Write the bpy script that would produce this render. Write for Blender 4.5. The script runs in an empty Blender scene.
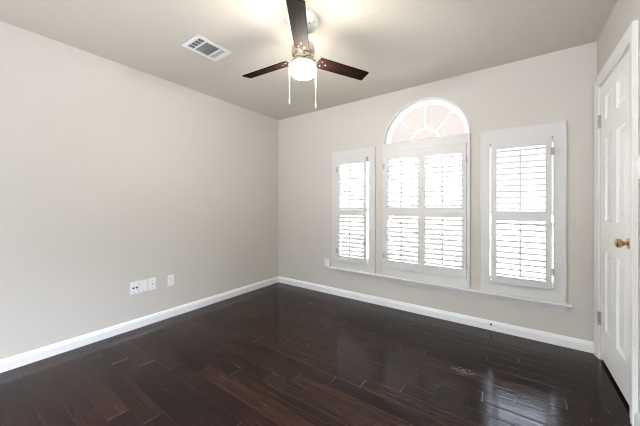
import bpy, bmesh, math, random
from mathutils import Vector, Matrix

random.seed(4)
S = bpy.context.scene
COL = S.collection
R = math.radians

# ------------------------------------------------------------------ camera, world, exposure
cam_data = bpy.data.cameras.new('camera')
cam_data.sensor_width = 36.0
cam_data.lens = 272.8 / 640 * 36
cam_data.shift_y = -8.0 / 640
cam_data.clip_start = 0.02
cam = bpy.data.objects.new('camera', cam_data)
COL.objects.link(cam)
cam.location = (0, 0, 1.16)
cam.rotation_euler = (R(90), 0, R(35.5))
S.camera = cam

S.view_settings.view_transform = 'Standard'
S.view_settings.look = 'None'
S.view_settings.gamma = 1.0
S.view_settings.use_curve_mapping = False
S.view_settings.exposure = 1.0
S.cycles.diffuse_bounces = 8
S.cycles.filter_width = 1.1
S.cycles.transparent_max_bounces = 16

SKY_LOW, SKY_HIGH = 0.75, 17.0
world = bpy.data.worlds.new('sky')
S.world = world
world.use_nodes = True
wn, wl = world.node_tree.nodes, world.node_tree.links
wn.clear()
wo = wn.new('ShaderNodeOutputWorld')
bg = wn.new('ShaderNodeBackground')
sky = wn.new('ShaderNodeTexSky')
sky.sky_type = 'NISHITA'
sky.sun_disc = False
sky.sun_elevation = R(42)
sky.sun_rotation = R(200)
mixw = wn.new('ShaderNodeMix')
mixw.data_type = 'RGBA'
mixw.inputs['Factor'].default_value = 0.9
mixw.inputs['B'].default_value = (0.965, 0.985, 1.06, 1)
wl.new(sky.outputs[0], mixw.inputs['A'])
wl.new(mixw.outputs['Result'], bg.inputs['Color'])
# thin overcast: brighter towards the zenith, paler at the horizon
wtc = wn.new('ShaderNodeTexCoord')
wsp = wn.new('ShaderNodeSeparateXYZ')
wl.new(wtc.outputs['Generated'], wsp.inputs[0])
wmr = wn.new('ShaderNodeMapRange')
wmr.interpolation_type = 'SMOOTHSTEP'
wmr.inputs['From Min'].default_value = 0.17
wmr.inputs['From Max'].default_value = 0.6
wmr.inputs['To Min'].default_value = SKY_LOW
wmr.inputs['To Max'].default_value = SKY_HIGH
wl.new(wsp.outputs[2], wmr.inputs[0])
wl.new(wmr.outputs[0], bg.inputs['Strength'])
wl.new(bg.outputs[0], wo.inputs[0])

sun_data = bpy.data.lights.new('sun', 'SUN')
sun_data.energy = 6.0
sun_data.angle = R(1.5)
sun_data.color = (1.0, .97, .93)
sun = bpy.data.objects.new('sun', sun_data)
COL.objects.link(sun)
sun.location = (-6, -14, 20)
sun.rotation_euler = (R(36), 0, R(-14))      # high behind the camera's side of the house

LAMP = 92.0          # radiance of the fan's glass globe


def portal(loc, w, h, rot):
    d = bpy.data.lights.new('window_portal', 'AREA')
    d.shape = 'RECTANGLE'
    d.size = w
    d.size_y = h
    d.cycles.is_portal = True
    o = bpy.data.objects.new('window_portal', d)
    COL.objects.link(o)
    o.location = loc
    o.rotation_euler = rot


# ------------------------------------------------------------------ dimensions
XL, XR, YB, YF, ZC = -2.903, 0.524, 2.990, -2.00, 2.438
WIN = [(-1.895, -1.355), (-1.228, -0.358), (-0.235, 0.310)]
ZW0, ZW1 = 0.465, 1.728
ARCX, ARCZ, ARCR = -0.793, 1.855, 0.437
DOOR = (2.217, 2.886, 2.040)
PD0, PD1, PDZ = -2.65, .28, 2.14      # unseen glazed door added behind the camera to brighten the room
SW = (-1.85, -.06, .60, 2.22)         # unseen windows added in both side walls to brighten the room

for (a, b) in WIN:
    portal(((a + b) / 2, YB + .16, 1.12), b - a + .04, 1.36, (R(-90), 0, 0))
portal((ARCX, YB + .16, ARCZ + .20), 2 * ARCR, .47, (R(-90), 0, 0))
portal((XR + .16, (SW[0] + SW[1]) / 2, (SW[2] + SW[3]) / 2), SW[3] - SW[2], SW[1] - SW[0], (0, R(90), 0))
portal((XL - .16, (SW[0] + SW[1]) / 2, (SW[2] + SW[3]) / 2), SW[3] - SW[2], SW[1] - SW[0], (0, R(-90), 0))
portal(((PD0 + PD1) / 2, YF - .16, PDZ / 2), PD1 - PD0, PDZ, (R(90), 0, 0))

# ------------------------------------------------------------------ materials


def mat(name):
    m = bpy.data.materials.new(name)
    m.use_nodes = True
    n, l = m.node_tree.nodes, m.node_tree.links
    return m, n, l, n['Principled BSDF']


def noise(n, l, scale, detail=3, rough=.55, mapping=None, coord='Object'):
    tc = n.new('ShaderNodeTexCoord')
    t = n.new('ShaderNodeTexNoise')
    t.inputs['Scale'].default_value = scale
    t.inputs['Detail'].default_value = detail
    t.inputs['Roughness'].default_value = rough
    if mapping:
        mp = n.new('ShaderNodeMapping')
        mp.inputs['Scale'].default_value = mapping
        l.new(tc.outputs[coord], mp.inputs[0])
        l.new(mp.outputs[0], t.inputs[0])
    else:
        l.new(tc.outputs[coord], t.inputs[0])
    return t


def plain(name, col, rough=.5, metal=0.0, bump=0.0, bscale=60, vary=0.0, coat=0.0):
    m, n, l, p = mat(name)
    p.inputs['Roughness'].default_value = rough
    p.inputs['Metallic'].default_value = metal
    p.inputs['Coat Weight'].default_value = coat
    p.inputs['Base Color'].default_value = (*col, 1)
    t = noise(n, l, bscale)
    if vary:
        mx = n.new('ShaderNodeMix')
        mx.data_type = 'RGBA'
        mx.inputs['A'].default_value = (*[c * (1 - vary) for c in col], 1)
        mx.inputs['B'].default_value = (*[min(1, c * (1 + vary)) for c in col], 1)
        l.new(t.outputs['Fac'], mx.inputs['Factor'])
        l.new(mx.outputs['Result'], p.inputs['Base Color'])
    if bump:
        b = n.new('ShaderNodeBump')
        b.inputs['Strength'].default_value = bump
        b.inputs['Distance'].default_value = .004
        l.new(t.outputs['Fac'], b.inputs['Height'])
        l.new(b.outputs[0], p.inputs['Normal'])
    return m


M_WALL = plain('greige_wall_paint', (.565, .53, .48), .62, bump=.12, bscale=75, vary=.015)
M_CEIL = plain('ceiling_paint', (.61, .565, .49), .8, bump=.5, bscale=30, vary=.02)
M_TRIM = plain('white_trim_paint', (.74, .73, .71), .38, bump=.02, bscale=30)
M_SHUT = plain('white_shutter_paint', (.61, .60, .58), .40, bump=.02, bscale=40)
M_DOOR = plain('white_door_paint', (.86, .86, .845), .34, bump=.03, bscale=50)
M_VINYL = plain('white_vinyl', (.88, .88, .87), .35)
M_PLATE = plain('white_plastic_plate', (.80, .79, .78), .35)
M_DARK = plain('dark_plastic', (.02, .02, .02), .5)
M_SLOT = plain('grey_slot', (.12, .11, .10), .6)
M_BRASS = plain('polished_brass', (.50, .37, .17), .25, 1.0)
M_NICKEL = plain('brushed_nickel', (.66, .60, .50), .24, 1.0, bump=.02, bscale=90)
M_STEEL = plain('hinge_steel', (.42, .40, .37), .35, 1.0)
M_CHAIN = plain('pale_chain_metal', (.62, .59, .53), .50, .3)
M_CANOPY = plain('white_fan_canopy', (.82, .82, .80), .35)
M_VENT = plain('white_vent_enamel', (.82, .82, .80), .45)
M_DUCT_SHADE = plain('duct_shade_paint', (.035, .035, .035), .9)  # near-black colour standing in for the unlit inside of the duct
M_GREEN = plain('lawn_grass', (.07, .075, .052), .9, bump=.5, bscale=18, vary=.35)
M_DRIVE = plain('grey_drive', (.17, .165, .155), .9, bump=.2, bscale=12, vary=.08)
M_CONC = plain('pale_concrete', (.32, .315, .30), .9, bump=.2, bscale=12, vary=.08)
M_PEACH = plain('peach_stucco', (.041, .0325, .0252), .9, bump=.2, bscale=10, vary=.05)
M_SIDING = plain('cream_siding', (.25, .24, .225), .8, bump=.1, bscale=8, vary=.04)
M_ROOF = plain('brown_shingle', (.16, .11, .085), .9, bump=.4, bscale=14, vary=.2)
M_PINK = plain('pink_brick', (.12, .10, .10), .9, bump=.3, bscale=12, vary=.12)


def glass_mat():
    m, n, l, p = mat('clear_window_glass')
    n.remove(p)
    out = n['Material Output']
    tr = n.new('ShaderNodeBsdfTransparent')
    tr.inputs[0].default_value = (.96, .97, .97, 1)
    gl = n.new('ShaderNodeBsdfGlossy')
    gl.inputs['Roughness'].default_value = .01
    fr = n.new('ShaderNodeFresnel')
    fr.inputs[0].default_value = 1.45
    mx = n.new('ShaderNodeMixShader')
    l.new(fr.outputs[0], mx.inputs[0])
    l.new(tr.outputs[0], mx.inputs[1])
    l.new(gl.outputs[0], mx.inputs[2])
    l.new(mx.outputs[0], out.inputs[0])
    return m


M_GLASS = glass_mat()


def lamp_mat(name, col, strength):
    m, n, l, p = mat(name)
    p.inputs['Base Color'].default_value = (.9, .88, .84, 1)
    p.inputs['Roughness'].default_value = .3
    p.inputs['Emission Color'].default_value = (*col, 1)
    p.inputs['Emission Strength'].default_value = strength
    return m


M_GLOBE = lamp_mat('lit_opal_glass', (1.0, .95, .875), LAMP)


def math_node(n, l, op, a, b=None, c=None):
    x = n.new('ShaderNodeMath')
    x.operation = op
    for i, q in enumerate((a, b, c)):
        if q is None:
            continue
        if isinstance(q, (int, float)):
            x.inputs[i].default_value = q
        else:
            l.new(q, x.inputs[i])
    return x.outputs[0]


def floor_mat():
    PW, PL, STEP = .103, 1.0, .2
    m, n, l, p = mat('dark_hand_scraped_planks')
    MN = lambda op, a, b=None, c=None: math_node(n, l, op, a, b, c)
    tc = n.new('ShaderNodeTexCoord')
    sp = n.new('ShaderNodeSeparateXYZ')
    l.new(tc.outputs['Object'], sp.inputs[0])
    X, Y = sp.outputs[0], sp.outputs[1]
    v = MN('DIVIDE', MN('SUBTRACT', Y, .016), PW)
    row = MN('FLOOR', v)
    vf = MN('FRACT', v)
    # joints step along by a fifth of a plank from row to row
    u = MN('DIVIDE', MN('SUBTRACT', MN('SUBTRACT', X, MN('MULTIPLY', row, STEP)), -3.78), PL)
    # a little wobble of the joint from row to row
    wn1 = n.new('ShaderNodeTexWhiteNoise')
    wn1.noise_dimensions = '1D'
    l.new(row, wn1.inputs['W'])
    u = MN('ADD', u, MN('MULTIPLY', MN('SUBTRACT', wn1.outputs['Value'], .5), .05))
    idx = MN('FLOOR', u)
    uf = MN('FRACT', u)
    cmb = n.new('ShaderNodeCombineXYZ')
    l.new(row, cmb.inputs[0])
    l.new(idx, cmb.inputs[1])
    wn2 = n.new('ShaderNodeTexWhiteNoise')
    wn2.noise_dimensions = '2D'
    l.new(cmb.outputs[0], wn2.inputs['Vector'])
    rnd = wn2.outputs['Value']
    # grain: long streaks along the plank, shifted from plank to plank
    off = n.new('ShaderNodeCombineXYZ')
    l.new(MN('MULTIPLY', rnd, 37.0), off.inputs[0])
    l.new(MN('MULTIPLY', rnd, 11.0), off.inputs[2])
    va = n.new('ShaderNodeVectorMath')
    va.operation = 'ADD'
    l.new(tc.outputs['Object'], va.inputs[0])
    l.new(off.outputs[0], va.inputs[1])
    mp = n.new('ShaderNodeMapping')
    mp.inputs['Scale'].default_value = (2.4, 75.0, 3.0)
    l.new(va.outputs[0], mp.inputs[0])
    g = n.new('ShaderNodeTexNoise')
    g.inputs['Scale'].default_value = 1.0
    g.inputs['Detail'].default_value = 5
    g.inputs['Roughness'].default_value = .6
    l.new(mp.outputs[0], g.inputs[0])
    mp2 = n.new('ShaderNodeMapping')
    mp2.inputs['Scale'].default_value = (2.2, 9.0, 2.0)
    l.new(va.outputs[0], mp2.inputs[0])
    g2 = n.new('ShaderNodeTexNoise')
    g2.inputs['Scale'].default_value = 1.0
    g2.inputs['Detail'].default_value = 2
    l.new(mp2.outputs[0], g2.inputs[0])
    tone = MN('ADD', MN('MULTIPLY', rnd, .30), MN('ADD', MN('MULTIPLY', g.outputs['Fac'], .70), MN('MULTIPLY', g2.outputs['Fac'], .45)))
    cr = n.new('ShaderNodeValToRGB')
    e = cr.color_ramp.elements
    e[0].position = .42
    e[0].color = (.0022, .0009, .0010, 1)
    e[1].position = 1.05
    e[1].color = (.037, .0155, .0102, 1)
    k = cr.color_ramp.elements.new(.70)
    k.color = (.0100, .0040, .0037, 1)
    l.new(tone, cr.inputs[0])
    # seams
    dv = MN('MULTIPLY', MN('MINIMUM', vf, MN('SUBTRACT', 1.0, vf)), PW)
    du = MN('MULTIPLY', MN('MINIMUM', uf, MN('SUBTRACT', 1.0, uf)), PL)
    dmin = MN('MINIMUM', dv, du)
    groove = n.new('ShaderNodeMapRange')
    groove.interpolation_type = 'SMOOTHSTEP'
    groove.inputs['From Min'].default_value = 0.0
    groove.inputs['From Max'].default_value = .0055
    l.new(dmin, groove.inputs[0])
    # pale line along the edge of the boards (end joints more than the long seams)
    ml = n.new('ShaderNodeMapRange')
    ml.inputs['From Min'].default_value = .0015
    ml.inputs['From Max'].default_value = .0045
    ml.inputs['To Min'].default_value = 1.0
    ml.inputs['To Max'].default_value = 0.0
    l.new(du, ml.inputs[0])
    ml2 = n.new('ShaderNodeMapRange')
    ml2.inputs['From Min'].default_value = .0008
    ml2.inputs['From Max'].default_value = .0030
    ml2.inputs['To Min'].default_value = .22
    ml2.inputs['To Max'].default_value = 0.0
    l.new(dv, ml2.inputs[0])
    line_noise = noise(n, l, 4.0, 2, .5)
    wr = n.new('ShaderNodeMapRange')
    wr.inputs['From Min'].default_value = .42
    wr.inputs['From Max'].default_value = .62
    l.new(line_noise.outputs['Fac'], wr.inputs[0])
    line = MN('MULTIPLY', MN('MAXIMUM', ml.outputs[0], ml2.outputs[0]), MN('MULTIPLY', wr.outputs[0], .34))
    # a scuff where the finish is scraped off
    mp3 = n.new('ShaderNodeMapping')
    mp3.inputs['Location'].default_value = (.294, -2.135, 0)
    l.new(tc.outputs['Object'], mp3.inputs[0])
    ln = n.new('ShaderNodeVectorMath')
    ln.operation = 'LENGTH'
    mp4 = n.new('ShaderNodeMapping')
    mp4.inputs['Scale'].default_value = (1.0, 1.6, 1.0)
    l.new(mp3.outputs[0], mp4.inputs[0])
    l.new(mp4.outputs[0], ln.inputs[0])
    sn = noise(n, l, 55.0, 3, .6)
    sc = n.new('ShaderNodeMapRange')
    sc.inputs['From Min'].default_value = .045
    sc.inputs['From Max'].default_value = .085
    sc.inputs['To Min'].default_value = .62
    sc.inputs['To Max'].default_value = 0.0
    l.new(ln.outputs['Value'], sc.inputs[0])
    scuff = MN('MULTIPLY', sc.outputs[0], MN('GREATER_THAN', sn.outputs['Fac'], .53))
    dust = noise(n, l, 160.0, 1, .5)
    speck = MN('MULTIPLY', MN('GREATER_THAN', dust.outputs['Fac'], .74), .18)
    pale = MN('MINIMUM', MN('ADD', MN('ADD', line, scuff), speck), 1.0)
    mxc = n.new('ShaderNodeMix')
    mxc.data_type = 'RGBA'
    l.new(pale, mxc.inputs['Factor'])
    l.new(cr.outputs[0], mxc.inputs['A'])
    mxc.inputs['B'].default_value = (.24, .185, .15, 1)
    l.new(mxc.outputs['Result'], p.inputs['Base Color'])
    # finish: satin varnish, rippled by the hand scraping
    rg = n.new('ShaderNodeMapRange')
    rg.inputs['To Min'].default_value = .13
    rg.inputs['To Max'].default_value = .21
    l.new(g2.outputs['Fac'], rg.inputs[0])
    l.new(rg.outputs[0], p.inputs['Roughness'])
    p.inputs['Specular IOR Level'].default_value = .23
    mp5 = n.new('ShaderNodeMapping')
    mp5.inputs['Scale'].default_value = (1.2, 48.0, 1.0)
    l.new(va.outputs[0], mp5.inputs[0])
    rip = n.new('ShaderNodeTexNoise')
    rip.inputs['Scale'].default_value = 1.0
    rip.inputs['Detail'].default_value = 1
    l.new(mp5.outputs[0], rip.inputs[0])
    ribs = MN('SINE', MN('ADD', MN('MULTIPLY', vf, 4 * 2 * math.pi), MN('MULTIPLY', rip.outputs['Fac'], 5.0)))
    hgt = MN('ADD', MN('MULTIPLY', ribs, .07), MN('ADD', MN('MULTIPLY', groove.outputs[0], .32), MN('ADD', MN('MULTIPLY', rip.outputs['Fac'], .55), MN('MULTIPLY', g.outputs['Fac'], .10))))
    b = n.new('ShaderNodeBump')
    b.inputs['Strength'].default_value = .7
    b.inputs['Distance'].default_value = .0022
    l.new(hgt, b.inputs['Height'])
    l.new(b.outputs[0], p.inputs['Normal'])
    return m


M_FLOOR = floor_mat()


def blade_mat():
    m, n, l, p = mat('dark_walnut_blade')
    t = noise(n, l, 1.0, 4, .6, (4, 46, 10))
    cr = n.new('ShaderNodeValToRGB')
    cr.color_ramp.elements[0].position = .3
    cr.color_ramp.elements[0].color = (.008, .0042, .0036, 1)
    cr.color_ramp.elements[1].position = .75
    cr.color_ramp.elements[1].color = (.026, .012, .0078, 1)
    l.new(t.outputs['Fac'], cr.inputs[0])
    l.new(cr.outputs[0], p.inputs['Base Color'])
    p.inputs['Roughness'].default_value = .65
    p.inputs['Specular IOR Level'].default_value = .03
    return m


M_BLADE = blade_mat()

# ------------------------------------------------------------------ mesh helpers


class MB:
    """Collects shapes; build() links them as one mesh object."""

    def __init__(self):
        self.bm = bmesh.new()

    def box(self, x0, x1, y0, y1, z0, z1, mtx=None):
        vs = [self.bm.verts.new((x, y, z)) for x in (x0, x1) for y in (y0, y1) for z in (z0, z1)]
        for f in ((0, 1, 3, 2), (4, 6, 7, 5), (0, 4, 5, 1), (2, 3, 7, 6), (0, 2, 6, 4), (1, 5, 7, 3)):
            self.bm.faces.new([vs[i] for i in f])
        if mtx:
            for q in vs:
                q.co = mtx @ q.co
        return self

    def loft(self, rings, cap=True, smooth=False, closed=True):
        """rings: lists of points of equal length."""
        vr = [[self.bm.verts.new(p) for p in r] for r in rings]
        k = len(vr[0])
        for a, b in zip(vr[:-1], vr[1:]):
            for i in range(k if closed else k - 1):
                j = (i + 1) % k
                f = self.bm.faces.new((a[i], a[j], b[j], b[i]))
                f.smooth = smooth
        if cap:
            self.bm.faces.new(vr[0][::-1])
            self.bm.faces.new(vr[-1])
        return self

    def lathe(self, prof, c=(0, 0, 0), axis='Z', n=32):
        """prof: (radius, height) list from one end to the other."""
        rings = []
        for r, h in prof:
            ring = []
            for i in range(n):
                a = 2 * math.pi * i / n
                u, w = r * math.cos(a), r * math.sin(a)
                if axis == 'Z':
                    q = (u, w, h)
                elif axis == 'X':
                    q = (h, u, w)
                else:
                    q = (u, h, w)
                ring.append((q[0] + c[0], q[1] + c[1], q[2] + c[2]))
            rings.append(ring)
        return self.loft(rings, True, True)

    def tube(self, pts, r, n=8):
        rings = []
        pts = [Vector(p) for p in pts]
        for i, p in enumerate(pts):
            d = (pts[min(i + 1, len(pts) - 1)] - pts[max(i - 1, 0)]).normalized()
            up = Vector((0, 0, 1)) if abs(d.z) < .9 else Vector((1, 0, 0))
            s = d.cross(up).normalized()
            t = d.cross(s)
            rings.append([p + (s * math.cos(2 * math.pi * k / n) + t * math.sin(2 * math.pi * k / n)) * r for k in range(n)])
        return self.loft(rings, True, True)

    def plate(self, outer, holes, to3, depth):
        """flat outline with holes, given thickness. to3(u, v, w) -> point; w runs 0..depth."""
        bm = bmesh.new()
        edges = []
        for lp in [outer] + list(holes):
            vs = [bm.verts.new((u, v, 0)) for u, v in lp]
            edges += [bm.edges.new((vs[i], vs[(i + 1) % len(vs)])) for i in range(len(vs))]
        bmesh.ops.triangle_fill(bm, use_beauty=True, use_dissolve=False, edges=edges)
        fs = list(bm.faces)
        ret = bmesh.ops.extrude_face_region(bm, geom=fs)
        up = [g for g in ret['geom'] if isinstance(g, bmesh.types.BMVert)]
        for q in up:
            q.co.z = depth
        # keep the bottom closed
        mp = {}
        for q in bm.verts:
            mp[q] = self.bm.verts.new(to3(q.co.x, q.co.y, q.co.z))
        for f in bm.faces:
            self.bm.faces.new([mp[q] for q in f.verts])
        have = any(abs(f.calc_center_median().z) < 1e-6 and abs(f.normal.z) > .5 for f in bm.faces)
        if not have:
            for f in bm.faces:
                if all(abs(q.co.z - depth) < 1e-6 for q in f.verts):
                    self.bm.faces.new([self.bm.verts.new(to3(q.co.x, q.co.y, 0)) for q in reversed(f.verts)])
        bm.free()
        return self

    def build(self, name, m, parent=None, bevel=0.0, smooth_angle=35, loc=None):
        bm = self.bm
        bmesh.ops.remove_doubles(bm, verts=bm.verts, dist=1e-6)
        bmesh.ops.recalc_face_normals(bm, faces=bm.faces)
        me = bpy.data.meshes.new(name)
        bm.to_mesh(me)
        bm.free()
        if any(q.use_smooth for q in me.polygons):
            me.set_sharp_from_angle(angle=R(smooth_angle))
        me.materials.append(m)
        o = bpy.data.objects.new(name, me)
        COL.objects.link(o)
        if bevel:
            b = o.modifiers.new('edge', 'BEVEL')
            b.width = bevel
            b.segments = 2
            b.limit_method = 'ANGLE'
            b.angle_limit = R(40)
        if parent is not None:
            o.parent = parent
        if loc:
            o.location = loc
        return o


def tag(o, label=None, cat=None, group=None, kind=None):
    if label:
        o['label'] = label
    if cat:
        o['category'] = cat
    if group:
        o['group'] = group
    if kind:
        o['kind'] = kind
    return o


def empty(name, loc=(0, 0, 0), rotz=0.0):
    o = bpy.data.objects.new(name, None)
    o.empty_display_size = .05
    COL.objects.link(o)
    o.location = loc
    o.rotation_euler = (0, 0, rotz)
    return o


def structure(o, label, cat):
    return tag(o, label, cat, None, 'structure')


def rect(u0, u1, v0, v1):
    return [(u0, v0), (u1, v0), (u1, v1), (u0, v1)]


def arc(cx, cz, r, a0, a1, n):
    return [(cx + r * math.cos(R(a0 + (a1 - a0) * i / n)), cz + r * math.sin(R(a0 + (a1 - a0) * i / n))) for i in range(n + 1)]


# ------------------------------------------------------------------ room shell
WT = .15
structure(MB().box(XL - WT, XR + WT + .5, YF - .12, YB + .02, -.12, 0).build('floor', M_FLOOR), 'dark brown hand-scraped plank floor', 'floor')
structure(MB().box(XL - WT, XR + WT + .5, YF - .12, YB + WT, ZC, ZC + .12).build('ceiling', M_CEIL), 'textured pale beige ceiling', 'ceiling')
structure(MB().plate(rect(YF - WT, YB + WT, -.02, ZC + .02), [rect(*SW)], lambda u, v, w: (XL - w, u, v), .10).build('wall_left', M_WALL), 'long bare greige wall with outlet plates', 'wall')

# window wall: three openings, the middle one with a round head
holes = [rect(*WIN[0], ZW0, ZW1)]
mid = [(WIN[1][0], .45), (WIN[1][1], .45)] + arc(ARCX, ARCZ, ARCR, 0, 180, 40)
holes.append(mid)
holes.append(rect(*WIN[2], ZW0, ZW1))
structure(MB().plate(rect(XL - WT, XR + WT + .4, -.02, ZC + .02), holes, lambda u, v, w: (u, YB + w, v), .13)
          .build('wall_back', M_WALL), 'greige wall holding the shuttered windows', 'wall')

# door wall: recess for the door
d0, d1, dz = DOOR
structure(MB().plate([(YF - WT, -.02), (d0 - .012, -.02), (d0 - .012, dz + .012), (d1 + .012, dz + .012), (d1 + .012, -.02), (YB + .02, -.02), (YB + .02, ZC + .02), (YF - WT, ZC + .02)],
                     [rect(*SW)], lambda u, v, w: (XR + w, u, v), .09)
          .box(XR + .09, XR + .12, 1.5, YB + .02, -.02, ZC + .02)
          .build('wall_right', M_WALL), 'greige wall holding the white door', 'wall')

structure(MB().plate(rect(XL - .05, XR + .05, -.02, ZC + .02), [rect(PD0, PD1, .002, PDZ)], lambda u, v, w: (u, YF - w, v), .12)
          .build('wall_front', M_WALL), 'greige wall behind the camera holding the added glazed door', 'wall')
added_door = structure(empty('added_door_2', ((PD0 + PD1) / 2, YF, 0)), 'unseen glazed door added behind the camera for daylight', 'door')  # added out of view, lets extra daylight in from the rear
o = MB().plate(rect(PD0, PD1, .005, PDZ), [rect(PD0 + .08, PD1 - .08, .12, PDZ - .09)], lambda u, v, w: (u, YF - .07 + w, v), .04).build('added_glazed_leaf', M_VINYL, added_door, bevel=.003)
o.matrix_parent_inverse = Matrix.Translation((-(PD0 + PD1) / 2, -YF, 0))


def added_side_window(n, xs, sgn, label):  # unseen openings added to light the facing side walls
    w = structure(empty('window_%d' % n, (xs, (SW[0] + SW[1]) / 2, SW[2])), label, 'window')
    f_ = MB().plate(rect(*SW), [rect(SW[0] + .05, SW[1] - .05, SW[2] + .05, SW[3] - .05)], lambda u, v, q: (xs + sgn * (.03 + q), u, v), .045).build('window_frame', M_VINYL, w, bevel=.003)
    f_.matrix_parent_inverse = Matrix.Translation((-xs, -(SW[0] + SW[1]) / 2, -SW[2]))
    xa, xb = sorted((xs + sgn * .05, xs + sgn * .055))
    MB().box(xa, xb, SW[0] + .045, SW[1] - .045, SW[2] + .045, SW[3] - .045).build('pane', M_GLASS, f_)


added_side_window(5, XR, 1, 'unseen window added in the door wall for daylight')
added_side_window(6, XL, -1, 'unseen window added in the long wall for daylight')
MB().box(PD0 + .075, PD1 - .075, YF - .052, YF - .047, .115, PDZ - .085).build('pane', M_GLASS, o)

# ------------------------------------------------------------------ baseboards (profile p = protrusion, z)
BASE = [(0, 0), (.015, 0), (.015, .058), (.012, .066), (.010, .074), (.006, .082), (0, .086)]


def moulding(prof, to3, s0, s1, k0=0.0, k1=0.0):
    mb = MB()
    mb.loft([[to3(s0 + k0 * p, p, z) for p, z in prof], [to3(s1 + k1 * p, p, z) for p, z in prof]])
    return mb


structure(moulding(BASE, lambda s, p, z: (XL + p, s, z), YF, YB, 1, -1).build('baseboard_left', M_TRIM), 'white baseboard along the long bare wall', 'baseboard')
structure(moulding(BASE, lambda s, p, z: (s, YB - p, z), XL, XR - .019, 1, 0).build('baseboard_back', M_TRIM), 'white baseboard under the windows', 'baseboard')
structure(moulding(BASE, lambda s, p, z: (XR - p, s, z), YF, 2.115, 0, 0).build('baseboard_right', M_TRIM), 'white baseboard beyond the door frame', 'baseboard')

# ------------------------------------------------------------------ window sill (stool) and apron
sill = MB()
sill.loft([[(x, YB - y, z) for y, z in ((-.0, .338), (.050, .338), (.056, .342), (.058, .3475), (.056, .353), (.050, .357), (-.0, .357))] for x in (-1.955, .374)])
sill_o = structure(sill.build('trim_1', M_TRIM, bevel=.002), 'long white window sill running under all three windows', 'window sill')
apr = moulding([(0, .284), (.010, .284), (.013, .296), (.020, .312), (.026, .326), (.028, .338), (0, .338)], lambda s, p, z: (s, YB - p, z), -1.912, .322, -.9, 1.35)
apr.build('apron', M_TRIM, sill_o)

# ------------------------------------------------------------------ windows (glass units behind the shutters)
YG = YB + .075


def sash_window(n, x0, x1, z0, z1, label):
    w = structure(empty('window_%d' % n, ((x0 + x1) / 2, YG, z0)), label, 'window')
    cx = (x0 + x1) / 2

    def P(mb, name, m, bev=.002):
        ob = mb.build(name, m, w, bevel=bev)
        ob.matrix_parent_inverse = Matrix.Translation((-cx, -YG, -z0))
        return ob
    zm = (z0 + z1) / 2
    P(MB().plate(rect(x0 - .01, x1 + .01, z0 - .01, z1 + .01), [rect(x0 + .035, x1 - .035, z0 + .035, zm - .018), rect(x0 + .035, x1 - .035, zm + .018, z1 - .035)],
                 lambda u, v, q: (u, YG - .02 + q, v), .05), 'window_frame', M_VINYL)
    P(MB().box(x0 + .03, x1 - .03, YG, YG + .004, z0 + .03, zm - .015).box(x0 + .03, x1 - .03, YG + .01, YG + .014, zm + .015, z1 - .03), 'pane', M_GLASS, 0)


sash_window(1, *WIN[0], ZW0, ZW1, 'narrow window behind the shutter nearest the long bare wall')
sash_window(2, *WIN[1], .45, 1.80, 'wide window behind the two-panel shutter')
sash_window(3, *WIN[2], ZW0, ZW1, 'narrow window behind the shutter nearest the door')

w4 = structure(empty('window_4', (ARCX, YG, ARCZ)), 'half-round arched fanlight above the two-panel shutter', 'window')


def P4(mb, name, m, bev=0.0):
    ob = mb.build(name, m, w4, bevel=bev)
    ob.matrix_parent_inverse = Matrix.Translation((-ARCX, -YG, -ARCZ))
    return ob


def half(r, lo):
    return [(ARCX - r, lo), (ARCX + r, lo)] + arc(ARCX, ARCZ, r, 0, 180, 40)


zb = ARCZ - .055
ri = ARCR - .040
P4(MB().plate(half(ARCR + .004, zb), [half(ri, ARCZ - .02)], lambda u, v, q: (u, YG - .02 + q, v), .05), 'window_frame', M_VINYL, .003)
# white lining of the round reveal
lin = MB()
outer = [(ARCX + ARCR, ARCZ - .05)] + arc(ARCX, ARCZ, ARCR, 0, 180, 40) + [(ARCX - ARCR, ARCZ - .05)]
inner = [(ARCX + ARCR - .006, ARCZ - .05)] + arc(ARCX, ARCZ, ARCR - .006, 0, 180, 40) + [(ARCX - ARCR + .006, ARCZ - .05)]
lin.loft([[(a[0], YB - .001, a[1]), (b[0], YB - .001, b[1]), (b[0], YB + .06, b[1]), (a[0], YB + .06, a[1])] for a, b in zip(outer, inner)])
P4(lin, 'reveal_lining', M_TRIM)
P4(MB().plate(half(ri + .005, ARCZ - .03), [], lambda u, v, q: (u, YG + q, v), .004), 'pane', M_GLASS)
for a in (45, 90, 135):
    ca, sa = math.cos(R(a)), math.sin(R(a))
    mb = MB()
    mb.box(.15, ri + .004, -.007, .007, -.0055, .0055)
    o = P4(mb, 'muntin', M_VINYL, .002)
    rot = Matrix.Translation((ARCX, YG - .001, ARCZ - .02)) @ Matrix.Rotation(R(-a), 4, 'Y')
    o.data.transform(rot)
hub = MB()
pts_o = arc(ARCX, ARCZ - .02, .158, 0, 180, 24)
pts_i = arc(ARCX, ARCZ - .02, .144, 0, 180, 24)
hub.loft([[(a[0], YG - .008, a[1]), (b[0], YG - .008, b[1]), (b[0], YG + .006, b[1]), (a[0], YG + .006, a[1])] for a, b in zip(pts_o, pts_i)])
P4(hub, 'hub_muntin', M_VINYL)

# ------------------------------------------------------------------ plantation shutters
LP = .0508            # louver pitch


def louver(mb, x0, x1, yc, zc, tilt, w=.063, t=.0135):
    """an elliptical slat; tilt > 0 drops its outer edge."""
    ct, st = math.cos(tilt), math.sin(tilt)
    sec = []
    for (y, z) in ((-.5, -.32), (-.47, -.42), (-.25, -.5), (.25, -.5), (.47, -.42), (.5, -.32), (.5, .32), (.47, .42), (.25, .5), (-.25, .5), (-.47, .42), (-.5, .32)):
        y, z = y * w, z * t
        sec.append((y * ct + z * st, -y * st + z * ct))
    mb.loft([[(x, yc + y, zc + z) for y, z in sec] for x in (x0, x1)], True, True)


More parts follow.
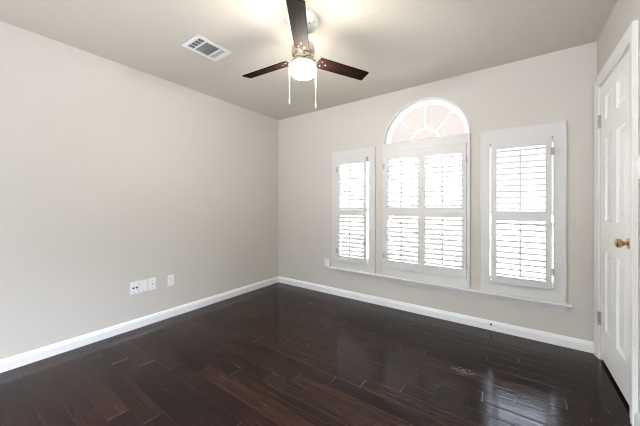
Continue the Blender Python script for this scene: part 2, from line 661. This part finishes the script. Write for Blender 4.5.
def shutter_panel(parent, x0, x1, z0, z1, yf, lx0, lx1, lz, tilts, hinge_side, hinge_z):
    """lz: ((bottom, top) lower bank, (bottom, top) upper bank); yf front face."""
    pt = .024
    panel = MB().plate(rect(x0, x1, z0, z1), [rect(lx0, lx1, *lz[0]), rect(lx0, lx1, *lz[1])], lambda u, v, q: (u, yf + q, v), pt).build('shutter_panel', M_SHUT, parent, bevel=.0025)
    yc = yf + pt / 2
    for (a, b), t in zip(lz, tilts):
        k = max(1, round((b - a) / LP))
        pitch = (b - a) / k
        mb = MB()
        for i in range(k):
            louver(mb, lx0 - .002, lx1 + .002, yc, a + pitch * (i + .5), t)
        mb.build('louvers', M_SHUT, panel)
        xm = (lx0 + lx1) / 2
        MB().box(xm - .006, xm + .006, yc - .0315 - .011, yc - .0315 - .001, a + .012, b - .016).build('tilt_rod', M_SHUT, panel, bevel=.002)
    zm = (lz[0][1] + lz[1][0]) / 2
    MB().lathe([(.0001, yf - .010), (.005, yf - .009), (.006, yf - .006), (.003, yf - .003), (.003, yf + .002)], ((x0 + x1) / 2, 0, zm), 'Y', 12).build('knob', M_SHUT, panel)
    hx = x0 - .003 if hinge_side < 0 else x1 + .003
    for z in hinge_z:
        mb = MB()
        mb.tube([(hx, yf - .002, z - .032), (hx, yf - .002, z + .032)], .0042, 10)
        mb.box(hx - .012, hx + .012, yf - .0005, yf + .002, z - .03, z + .03)
        mb.build('hinge', M_STEEL, panel)
    return panel


YFR = YB - .024       # front face of the shutter frames


def frame_obj(x0, x1, z0, z1, holes, cx, name='shutter_frame'):
    return MB().plate(rect(x0, x1, z0, z1), holes, lambda u, v, q: (u, YFR + q, v), .0235).build(name, M_SHUT, bevel=.003)


def shutter(label, fr, holes, panels):
    x0, x1, z0, z1 = fr
    root = tag(empty('plantation_shutter', ((x0 + x1) / 2, YB, z0)), label, 'shutter')
    loc = root.location.copy()
    f = frame_obj(x0, x1, z0, z1, holes, 0)
    kids = [f]
    for pp in panels:
        kids.append(shutter_panel(None, *pp))
    for k in kids:
        k.parent = root
        k.matrix_parent_inverse = Matrix.Translation(-loc)
    return root


ZF0, ZF1 = .3575, 1.848
yp = YFR - .0245
shutter('narrow white louvered shutter left of the arched window, nearest the long bare wall', (-1.926, -1.330, ZF0, ZF1), [rect(-1.828, -1.411, .468, 1.725)],
        [(-1.835, -1.433, .457, 1.736, yp, -1.803, -1.467, ((.520, 1.030), (1.096, 1.664)), (R(-8), R(-4)), -1, (.582, 1.609))])
shutter('wide two-panel white louvered shutter under the arched fanlight', (-1.236, -.348, ZF0, 1.856), [rect(-1.216, -.378, .446, 1.766)],
        [(-1.2145, -.7965, .447, 1.7655, YFR - .006, -1.178, -.837, ((.535, 1.036), (1.128, 1.667)), (R(-8), R(-4)), -1, (.584, 1.60)),
         (-.7935, -.3795, .447, 1.7655, YFR - .006, -.760, -.420, ((.535, 1.036), (1.128, 1.667)), (R(-8), R(-4)), 1, (.566, 1.60))])
shutter('narrow white louvered shutter right of the arched window, nearest the door', (-.263, .344, ZF0, ZF1), [rect(-.187, .262, .468, 1.725)],
        [(-.176, .251, .457, 1.736, yp, -.132, .210, ((.522, 1.020), (1.102, 1.664)), (R(-10), R(-3)), 1, (.607, 1.604))])

# astragal strip where the two middle panels meet
for o in list(bpy.data.objects):
    if o.get('label', '').startswith('wide two-panel'):
        st = MB().box(-.806, -.784, YFR - .011, YFR - .006, .449, 1.763).build('meeting_strip', M_SHUT, None, bevel=.002)
        st.parent = o
        st.matrix_parent_inverse = Matrix.Translation(-o.location)
        ct = MB().box(-.775, -.755, YFR - .012, YFR - .006, 1.752, 1.760).build('catch', M_STEEL, None, bevel=.001)
        ct.parent = o
        ct.matrix_parent_inverse = Matrix.Translation(-o.location)

# ------------------------------------------------------------------ door
door = structure(empty('door_1', (XR, (d0 + d1) / 2, 0)), 'white six-panel door with a brass knob', 'door')
DINV = Matrix.Translation((-XR, -(d0 + d1) / 2, 0))


def PD(o, parent=None):
    o.parent = parent or door
    if parent is None:
        o.matrix_parent_inverse = DINV
    return o


DZ0 = .027
py = [(2.326, 2.506), (2.596, 2.776)]
pz = [(.25, .83), (1.045, 1.64), (1.775, 1.945)]
slab = MB()
dh = [rect(a, b, c, d) for a, b in py for c, d in pz]
slab.plate(rect(d0, d1, DZ0, dz), dh, lambda u, v, q: (XR + .003 + q, u, v), .040)
slab_o = PD(slab.build('door_slab', M_DOOR, bevel=.0012))
for a, b in py:
    for c, d in pz:
        # sunk moulding and raised field
        rings = []
        for ins, dep in ((-.002, .004), (.004, .006), (.010, .011), (.016, .0125), (.022, .0125), (.044, .005), (.048, .0045)):
            rings.append([(XR + .003 + dep, y, z) for y, z in rect(a + ins, b - ins, c + ins, d - ins)])
        mb = MB()
        mb.loft(rings, cap=False)
        mb.bm.faces.new([v for v in list(mb.bm.verts)[-4:]])
        mb.box(XR + .018, XR + .03, a - .003, b + .003, c - .003, d + .003)
        PD(mb.build('door_panel', M_DOOR), slab_o)
jamb = MB()
jamb.plate([(d0 - .012, 0), (d0 - .003, 0), (d0 - .003, dz + .003), (d1 + .003, dz + .003), (d1 + .003, 0), (d1 + .012, 0), (d1 + .012, dz + .012), (d0 - .012, dz + .012)], [],
           lambda u, v, q: (XR + .002 + q, u, v), .088)
PD(jamb.build('door_jamb', M_TRIM))
# casing: profile (lateral from inner edge, protrusion), swept round the opening with mitres
CAS = [(0, 0), (0, .009), (.004, .012), (.012, .0125), (.022, .0115), (.032, .016), (.046, .0195), (.060, .0215), (.078, .0215), (.082, .018), (.082, 0)]
ci0, ci1, cz = d0 - .016, d1 + .010, dz + .010
cas = MB()
rings = []
for corner in range(4):
    ring = []
    for u, p in CAS:
        if corner == 0:
            q = (XR - p, ci0 - u, 0)
        elif corner == 1:
            q = (XR - p, ci0 - u, cz + u * .92)
        elif corner == 2:
            q = (XR - p, ci1 + u, cz + u * .92)
        else:
            q = (XR - p, ci1 + u, 0)
        ring.append(q)
    rings.append(ring)
cas.loft(rings)
PD(cas.build('door_casing', M_TRIM))
for z in (.31, 1.785):
    mb = MB()
    for k in range(3):
        mb.tube([(XR - .008, d1 + .0015, z - .048 + k * .033), (XR - .008, d1 + .0015, z - .048 + k * .033 + .030)], .0075, 12)
    mb.box(XR - .002, XR + .003, d1 - .010, d1 + .012, z - .048, z + .048)
    PD(mb.build('hinge', M_STEEL))
kb = PD(MB().lathe([(.0305, .001), (.031, -.003), (.027, -.008), (.016, -.010), (.011, -.012)], (XR + .003, 2.262, .942), 'X', 28).build('knob_rosette', M_BRASS))
PD(MB().lathe([(.011, -.010), (.0105, -.020), (.014, -.026), (.022, -.031), (.0265, -.039), (.0262, -.048), (.020, -.055), (.010, -.058), (.0005, -.0585)],
              (XR + .003, 2.262, .942), 'X', 28).build('door_knob', M_BRASS))

# ------------------------------------------------------------------ ceiling fan
FX, FY = -1.185, 1.462
fan = tag(empty('ceiling_fan', (FX, FY, ZC)), 'three-blade ceiling fan with dark wood blades and a lit globe', 'ceiling fan')


def PF(mb, name, m, bev=0.0, parent=None):
    o = mb.build(name, m, parent or fan, bevel=bev)
    return o


zz = lambda z: z - ZC          # children are built relative to the ceiling
PF(MB().lathe([(.0005, zz(2.358)), (.030, zz(2.358)), (.060, zz(2.366)), (.088, zz(2.386)), (.104, zz(2.410)), (.109, zz(2.428)), (.109, zz(2.438))], n=40), 'canopy', M_CANOPY)
PF(MB().box(.0885, .0935, -.004, .004, zz(2.382), zz(2.394)).lathe([(.0005, zz(2.372)), (.006, zz(2.372)), (.006, zz(2.380)), (.0005, zz(2.380))], (.072, -.02, 0), n=10), 'canopy_screw', M_STEEL)
PF(MB().lathe([(.0005, zz(2.262)), (.0125, zz(2.262)), (.0125, zz(2.36)), (.0005, zz(2.36))], n=20)
   .lathe([(.0005, zz(2.335)), (.02, zz(2.337)), (.026, zz(2.348)), (.026, zz(2.356)), (.0005, zz(2.36))], n=20), 'downrod', M_NICKEL)
PF(MB().lathe([(.0005, zz(2.186)), (.070, zz(2.186)), (.077, zz(2.190)), (.079, zz(2.200)), (.079, zz(2.240)), (.074, zz(2.254)), (.055, zz(2.263)), (.030, zz(2.268)), (.026, zz(2.278)), (.0005, zz(2.278))], n=40), 'motor_housing', M_NICKEL)
PF(MB().lathe([(.0005, zz(2.126)), (.078, zz(2.126)), (.080, zz(2.130)), (.080, zz(2.146)), (.072, zz(2.152)), (.066, zz(2.168)), (.066, zz(2.188)), (.0005, zz(2.188))], n=40), 'switch_housing', M_NICKEL)
PF(MB().lathe([(.0005, zz(2.0430)), (.040, zz(2.0445)), (.066, zz(2.049)), (.080, zz(2.058)), (.0865, zz(2.072)), (.088, zz(2.090)), (.0865, zz(2.108)), (.081, zz(2.122)), (.074, zz(2.127)), (.0005, zz(2.127))], n=40), 'light_globe', M_GLOBE)

BR, BW, PITCH = .540, .098, -.235
for k in range(3):
    th = R(64.9) - k * R(120)
    b = empty('blade_holder') if False else None
    mb = MB()
    # rectangular blade with softly rounded corners, pitched about its own length
    r0, r1, hw, t = .118, BR, BW / 2, .0035
    out = []
    for (cx_, cy_, a0) in ((r1 - .006, hw - .006, 0), (r0 + .010, hw - .010, 90), (r0 + .010, -hw + .010, 180), (r1 - .006, -hw + .006, 270)):
        rr = .006 if a0 in (0, 270) else .010
        for i in range(5):
            a = R(a0 + 90 * i / 4)
            out.append((cx_ + rr * math.cos(a), cy_ + rr * math.sin(a)))
    mb.plate(out, [], lambda u, v, q: (u, v, q - t), 2 * t)
    bl = mb.build('blade', M_BLADE, fan)
    bl.rotation_euler = (0, 0, 0)
    bl.matrix_basis = Matrix.Translation((0, 0, zz(2.170))) @ Matrix.Rotation(th, 4, 'Z') @ Matrix.Rotation(PITCH, 4, 'X')
    # arm from the motor to the blade, and three screws below
    am = MB()
    am.plate([(.055, -.016), (.100, -.013), (.125, -.030), (.185, -.024), (.200, 0), (.185, .024), (.125, .030), (.100, .013), (.055, .016)], [], lambda u, v, q: (u, v, t + q), .0045)
    am.build('blade_arm', M_NICKEL, bl, bevel=.001)
    for (sx, sy) in ((.140, .020), (.140, -.020), (.178, 0)):
        MB().lathe([(.0003, -t - .0022), (.0030, -t - .0018), (.0045, -t), (.0003, -t)], (sx, sy, 0), n=12).build('blade_screw', M_STEEL, bl)

rv = Vector((.8141, .5807, 0))
for off, zbot in ((-.0955, 1.852), (.0875, 1.825)):
    c = rv * off
    mb = MB()
    npt = int((2.14 - zbot - .035) / .0062)
    mb.tube([(c.x, c.y, zz(2.142)), (c.x, c.y, zz(zbot + .035))], .0013, 8)
    mb.tube([tuple(rv * (off * .80)) [:2] + (zz(2.140),), (c.x, c.y, zz(2.140))], .003, 8)
    ch = PF(mb, 'pull_chain', M_CHAIN)
    MB().lathe([(.0005, zz(zbot)), (.0035, zz(zbot + .001)), (.0048, zz(zbot + .008)), (.0042, zz(zbot + .022)), (.0028, zz(zbot + .034)), (.0012, zz(zbot + .038))], (c.x, c.y, 0), n=12).build('pull_fob', M_CHAIN, ch)

# ------------------------------------------------------------------ ceiling air vent
VX0, VX1, VY0, VY1 = -2.160, -1.921, 1.134, 1.431
vent = tag(empty('air_vent', ((VX0 + VX1) / 2, (VY0 + VY1) / 2, ZC)), 'white three-section air vent set in the ceiling', 'air vent')
vloc = vent.location.copy()


def PV(mb, name, m, bev=0.0):
    o = mb.build(name, m, vent, bevel=bev)
    o.matrix_parent_inverse = Matrix.Translation(-vloc)
    return o


vx0, vx1 = VX0 + .030, VX1 - .036
secs = [(1.160, 1.211), (1.222, 1.339), (1.350, 1.396)]
PV(MB().plate(rect(VX0, VX1, VY0, VY1), [rect(vx0, vx1, a, b) for a, b in secs], lambda u, v, q: (u, v, ZC - .0075 + q), .0070), 'vent_frame', M_VENT, .002)
PV(MB().box(vx0 - .004, vx1 + .004, 1.156, 1.400, ZC - .0012, ZC - .0004), 'duct_shade_plate', M_DUCT_SHADE)  # flat plate whose dark colour stands for the shade inside the duct
for si, (a, b) in enumerate(secs):
    mb = MB()
    if si == 1:
        k = 13
        for i in range(k):
            x = vx0 + (vx1 - vx0) * (i + .5) / k
            mb.box(-.0050, .0050, a - (a + b) / 2, b - (a + b) / 2, -.0006, .0006, Matrix.Translation((x, (a + b) / 2, ZC - .0050)) @ Matrix.Rotation(R(40), 4, 'Y'))
    else:
        k = 5
        for i in range(k):
            y = a + (b - a) * (i + .5) / k
            ang = 47 if si == 0 else 24
            mb.box(vx0 - (vx0 + vx1) / 2, vx1 - (vx0 + vx1) / 2, -.0046, .0046, -.0006, .0006, Matrix.Translation(((vx0 + vx1) / 2, y, ZC - .0048)) @ Matrix.Rotation(R(ang), 4, 'X'))
        if si == 0:
            for i in range(3):
                x = vx0 + (vx1 - vx0) * (i + 1) / 4
                mb.box(x - .003, x + .003, a, b, ZC - .0040, ZC - .0030)
    PV(mb, 'vent_louvers', M_VENT)
PV(MB().box(VX1 - .022, VX1 - .016, 1.40, 1.418, ZC - .014, ZC - .007), 'damper_lever', M_VENT, .001)

# ------------------------------------------------------------------ wall plates


def wall_plate(name, label, cat, to3, w=.070, h=.115, group=None):
    """to3(u, v, w): u along the wall, v up, w out of the wall, from the plate centre."""
    root = tag(empty(name, to3(0, 0, 0)), label, cat, group)
    loc = root.location.copy()

    def add(mb, nm, m, parent=None, bev=0.0):
        o = mb.build(nm, m, parent or root, bevel=bev)
        if parent is None:
            o.matrix_parent_inverse = Matrix.Translation(-loc)
        return o
    rings = []
    for ins, d in ((0, 0.0003), (0, .003), (.004, .0058), (.006, .0062)):
        rings.append([to3(u, v, d) for u, v in rect(-w / 2 + ins, w / 2 - ins, -h / 2 + ins, h / 2 - ins)])
    mb = MB()
    mb.loft(rings)
    add(mb, 'cover_plate', M_PLATE)
    return root, add


def disc(to3, u, v, r, d0_, d1_, n=14):
    mb = MB()
    mb.loft([[to3(u + rr * math.cos(2 * math.pi * i / n), v + rr * math.sin(2 * math.pi * i / n), d) for i in range(n)] for rr, d in ((r, d0_), (r, d1_), (r * .6, d1_ + .0006))])
    return mb


def slab3(to3, u0, u1, v0, v1, d0_, d1_):
    mb = MB()
    mb.loft([[to3(u, v, d) for u, v in rect(u0, u1, v0, v1)] for d in (d0_, d1_)])
    return mb


def on_left(y, z):
    return lambda u, v, w: (XL + w, y + u, z + v)


def on_back(x, z):
    return lambda u, v, w: (x + u, YB - w, z + v)


def on_right(y, z):
    return lambda u, v, w: (XR - w, y + u, z + v)


f = on_left(1.073, .381)
r_, add = wall_plate('jack_plate', 'white wall plate with two dark jacks, first of the row of three', 'wall plate', f, h=.120)
for u in (-.012, .016):
    add(disc(f, u, .002, .0085, .006, .010), 'jack', M_DARK)
for v in (-.048, .048):
    add(disc(f, 0, v, .003, .006, .0068), 'screw', M_SLOT)

f = on_left(1.149, .381)
r_, add = wall_plate('blank_plate', 'white blank wall plate with two screws, middle of the row of three', 'wall plate', f, h=.116)
for v in (-.043, .043):
    add(disc(f, 0, v, .0034, .006, .0068), 'screw', M_SLOT)

f = on_left(1.224, .383)
r_, add = wall_plate('coax_plate', 'white wall plate with one small center jack, last of the row of three', 'wall plate', f, h=.120)
add(disc(f, 0, 0, .0075, .006, .013), 'coax_jack', M_STEEL)
for v in (-.032, .032):
    add(disc(f, 0, v, .0034, .006, .0068), 'screw', M_SLOT)


def outlet(label, f, h):
    r0_, add_ = wall_plate('power_outlet', label, 'power outlet', f, h=h, group='white duplex power outlets')
    for s in (-1, 1):
        mb = MB()
        n = 20
        pts = [(.0165 * math.cos(2 * math.pi * i / n), max(-.0135, min(.0135, .0165 * math.sin(2 * math.pi * i / n)))) for i in range(n)]
        mb.loft([[f(u, v + s * .0205, d) for u, v in pts] for d in (.005, .0085)])
        fc = add_(mb, 'socket', M_PLATE)
        for (u0, u1, v0, v1) in ((-.0075, -.0055, -.003, .006), (.0055, .0075, -.003, .006), (-.002, .002, -.0105, -.0065)):
            sl = slab3(f, u0, u1, v0 + s * .0205, v1 + s * .0205, .0084, .0088).build('slot', M_SLOT)
            sl.parent = fc
            sl.matrix_parent_inverse = (r0_.matrix_basis @ fc.matrix_parent_inverse).inverted()
    add_(disc(f, 0, 0, .003, .006, .0072), 'screw', M_STEEL)
    return r0_


outlet('white duplex power outlet on the long bare wall, apart from the row of three plates', on_left(1.407, .379), .116)
outlet('white duplex power outlet under the end of the window sill', on_back(-2.022, .396), .105)

f = on_right(2.072, 1.352)
r_, add = wall_plate('light_switch', 'white light switch beside the door frame', 'light switch', f)
add(slab3(f, -.017, .017, -.033, .033, .005, .010), 'rocker', M_PLATE, None, .001)
add(slab3(f, .022, .034, -.052, -.040, .004, .013), 'slider', M_PLATE, None, .001)

# small dark peg in the baseboard under the right window
ds = MB().lathe([(.0005, -.016), (.007, -.015), (.009, -.010), (.009, -.004), (.005, -.003), (.005, 0)], (0, 0, 0), 'Y', 14).build('door_stop', M_DARK, loc=(-.178, YB - .0135, .057))
tag(ds, 'small dark peg on the white baseboard below the shutter nearest the door', 'door stop')

# ------------------------------------------------------------------ outside
structure(MB().box(-60, 60, -40, 90, -.50, -.36).build('ground_paving', M_DRIVE), 'grey drive around the house', 'paving')
structure(MB().box(-10, 10, YF - 7.5, YF - .13, -.36, -.06).build('ground_bounce_patio', M_CONC), 'unseen pale concrete patio added to bounce daylight indoors', 'patio')  # added out of view to throw sunlight up at the ceiling
structure(MB().box(-60, 60, 9.2, 14.0, -.37, -.33).build('ground_lawn', M_GREEN), 'strip of green lawn outside the windows', 'lawn')


def house(label, x0, x1, y0, y1, h1, h2, m_low, m_up):
    root = tag(empty('neighbour_house', ((x0 + x1) / 2, (y0 + y1) / 2, -.36)), label, 'house', None, 'structure')
    inv = Matrix.Translation((-(x0 + x1) / 2, -(y0 + y1) / 2, .36))

    def A(mb, nm, m):
        o = mb.build(nm, m, root)
        o.matrix_parent_inverse = inv
        return o
    A(MB().box(x0, x1, y0, y1, -.36, h1), 'wall', m_low)
    A(MB().box(x0 - .06, x1 + .06, y0 - .06, y1 + .06, h1, h2), 'upper_wall', m_up)
    xm = (x0 + x1) / 2
    A(MB().loft([[(x0 - .4, y, h2), (x1 + .4, y, h2), (xm, y, h2 + 2.2)] for y in (y0 - .4, y1 + .4)]), 'roof', M_ROOF)
    return root


house('peach house seen through the arched fanlight', -9.5, -1.45, 10.5, 19, 3.3, 7.2, M_SIDING, M_PEACH)
gw = MB().box(.9, 9.0, 19.0, 19.3, -.36, .16).box(.86, 9.04, 18.96, 19.34, .16, .22).build('garden_wall', M_PINK)
tag(gw, 'low pink brick garden wall seen through the shutter nearest the door', 'garden wall')
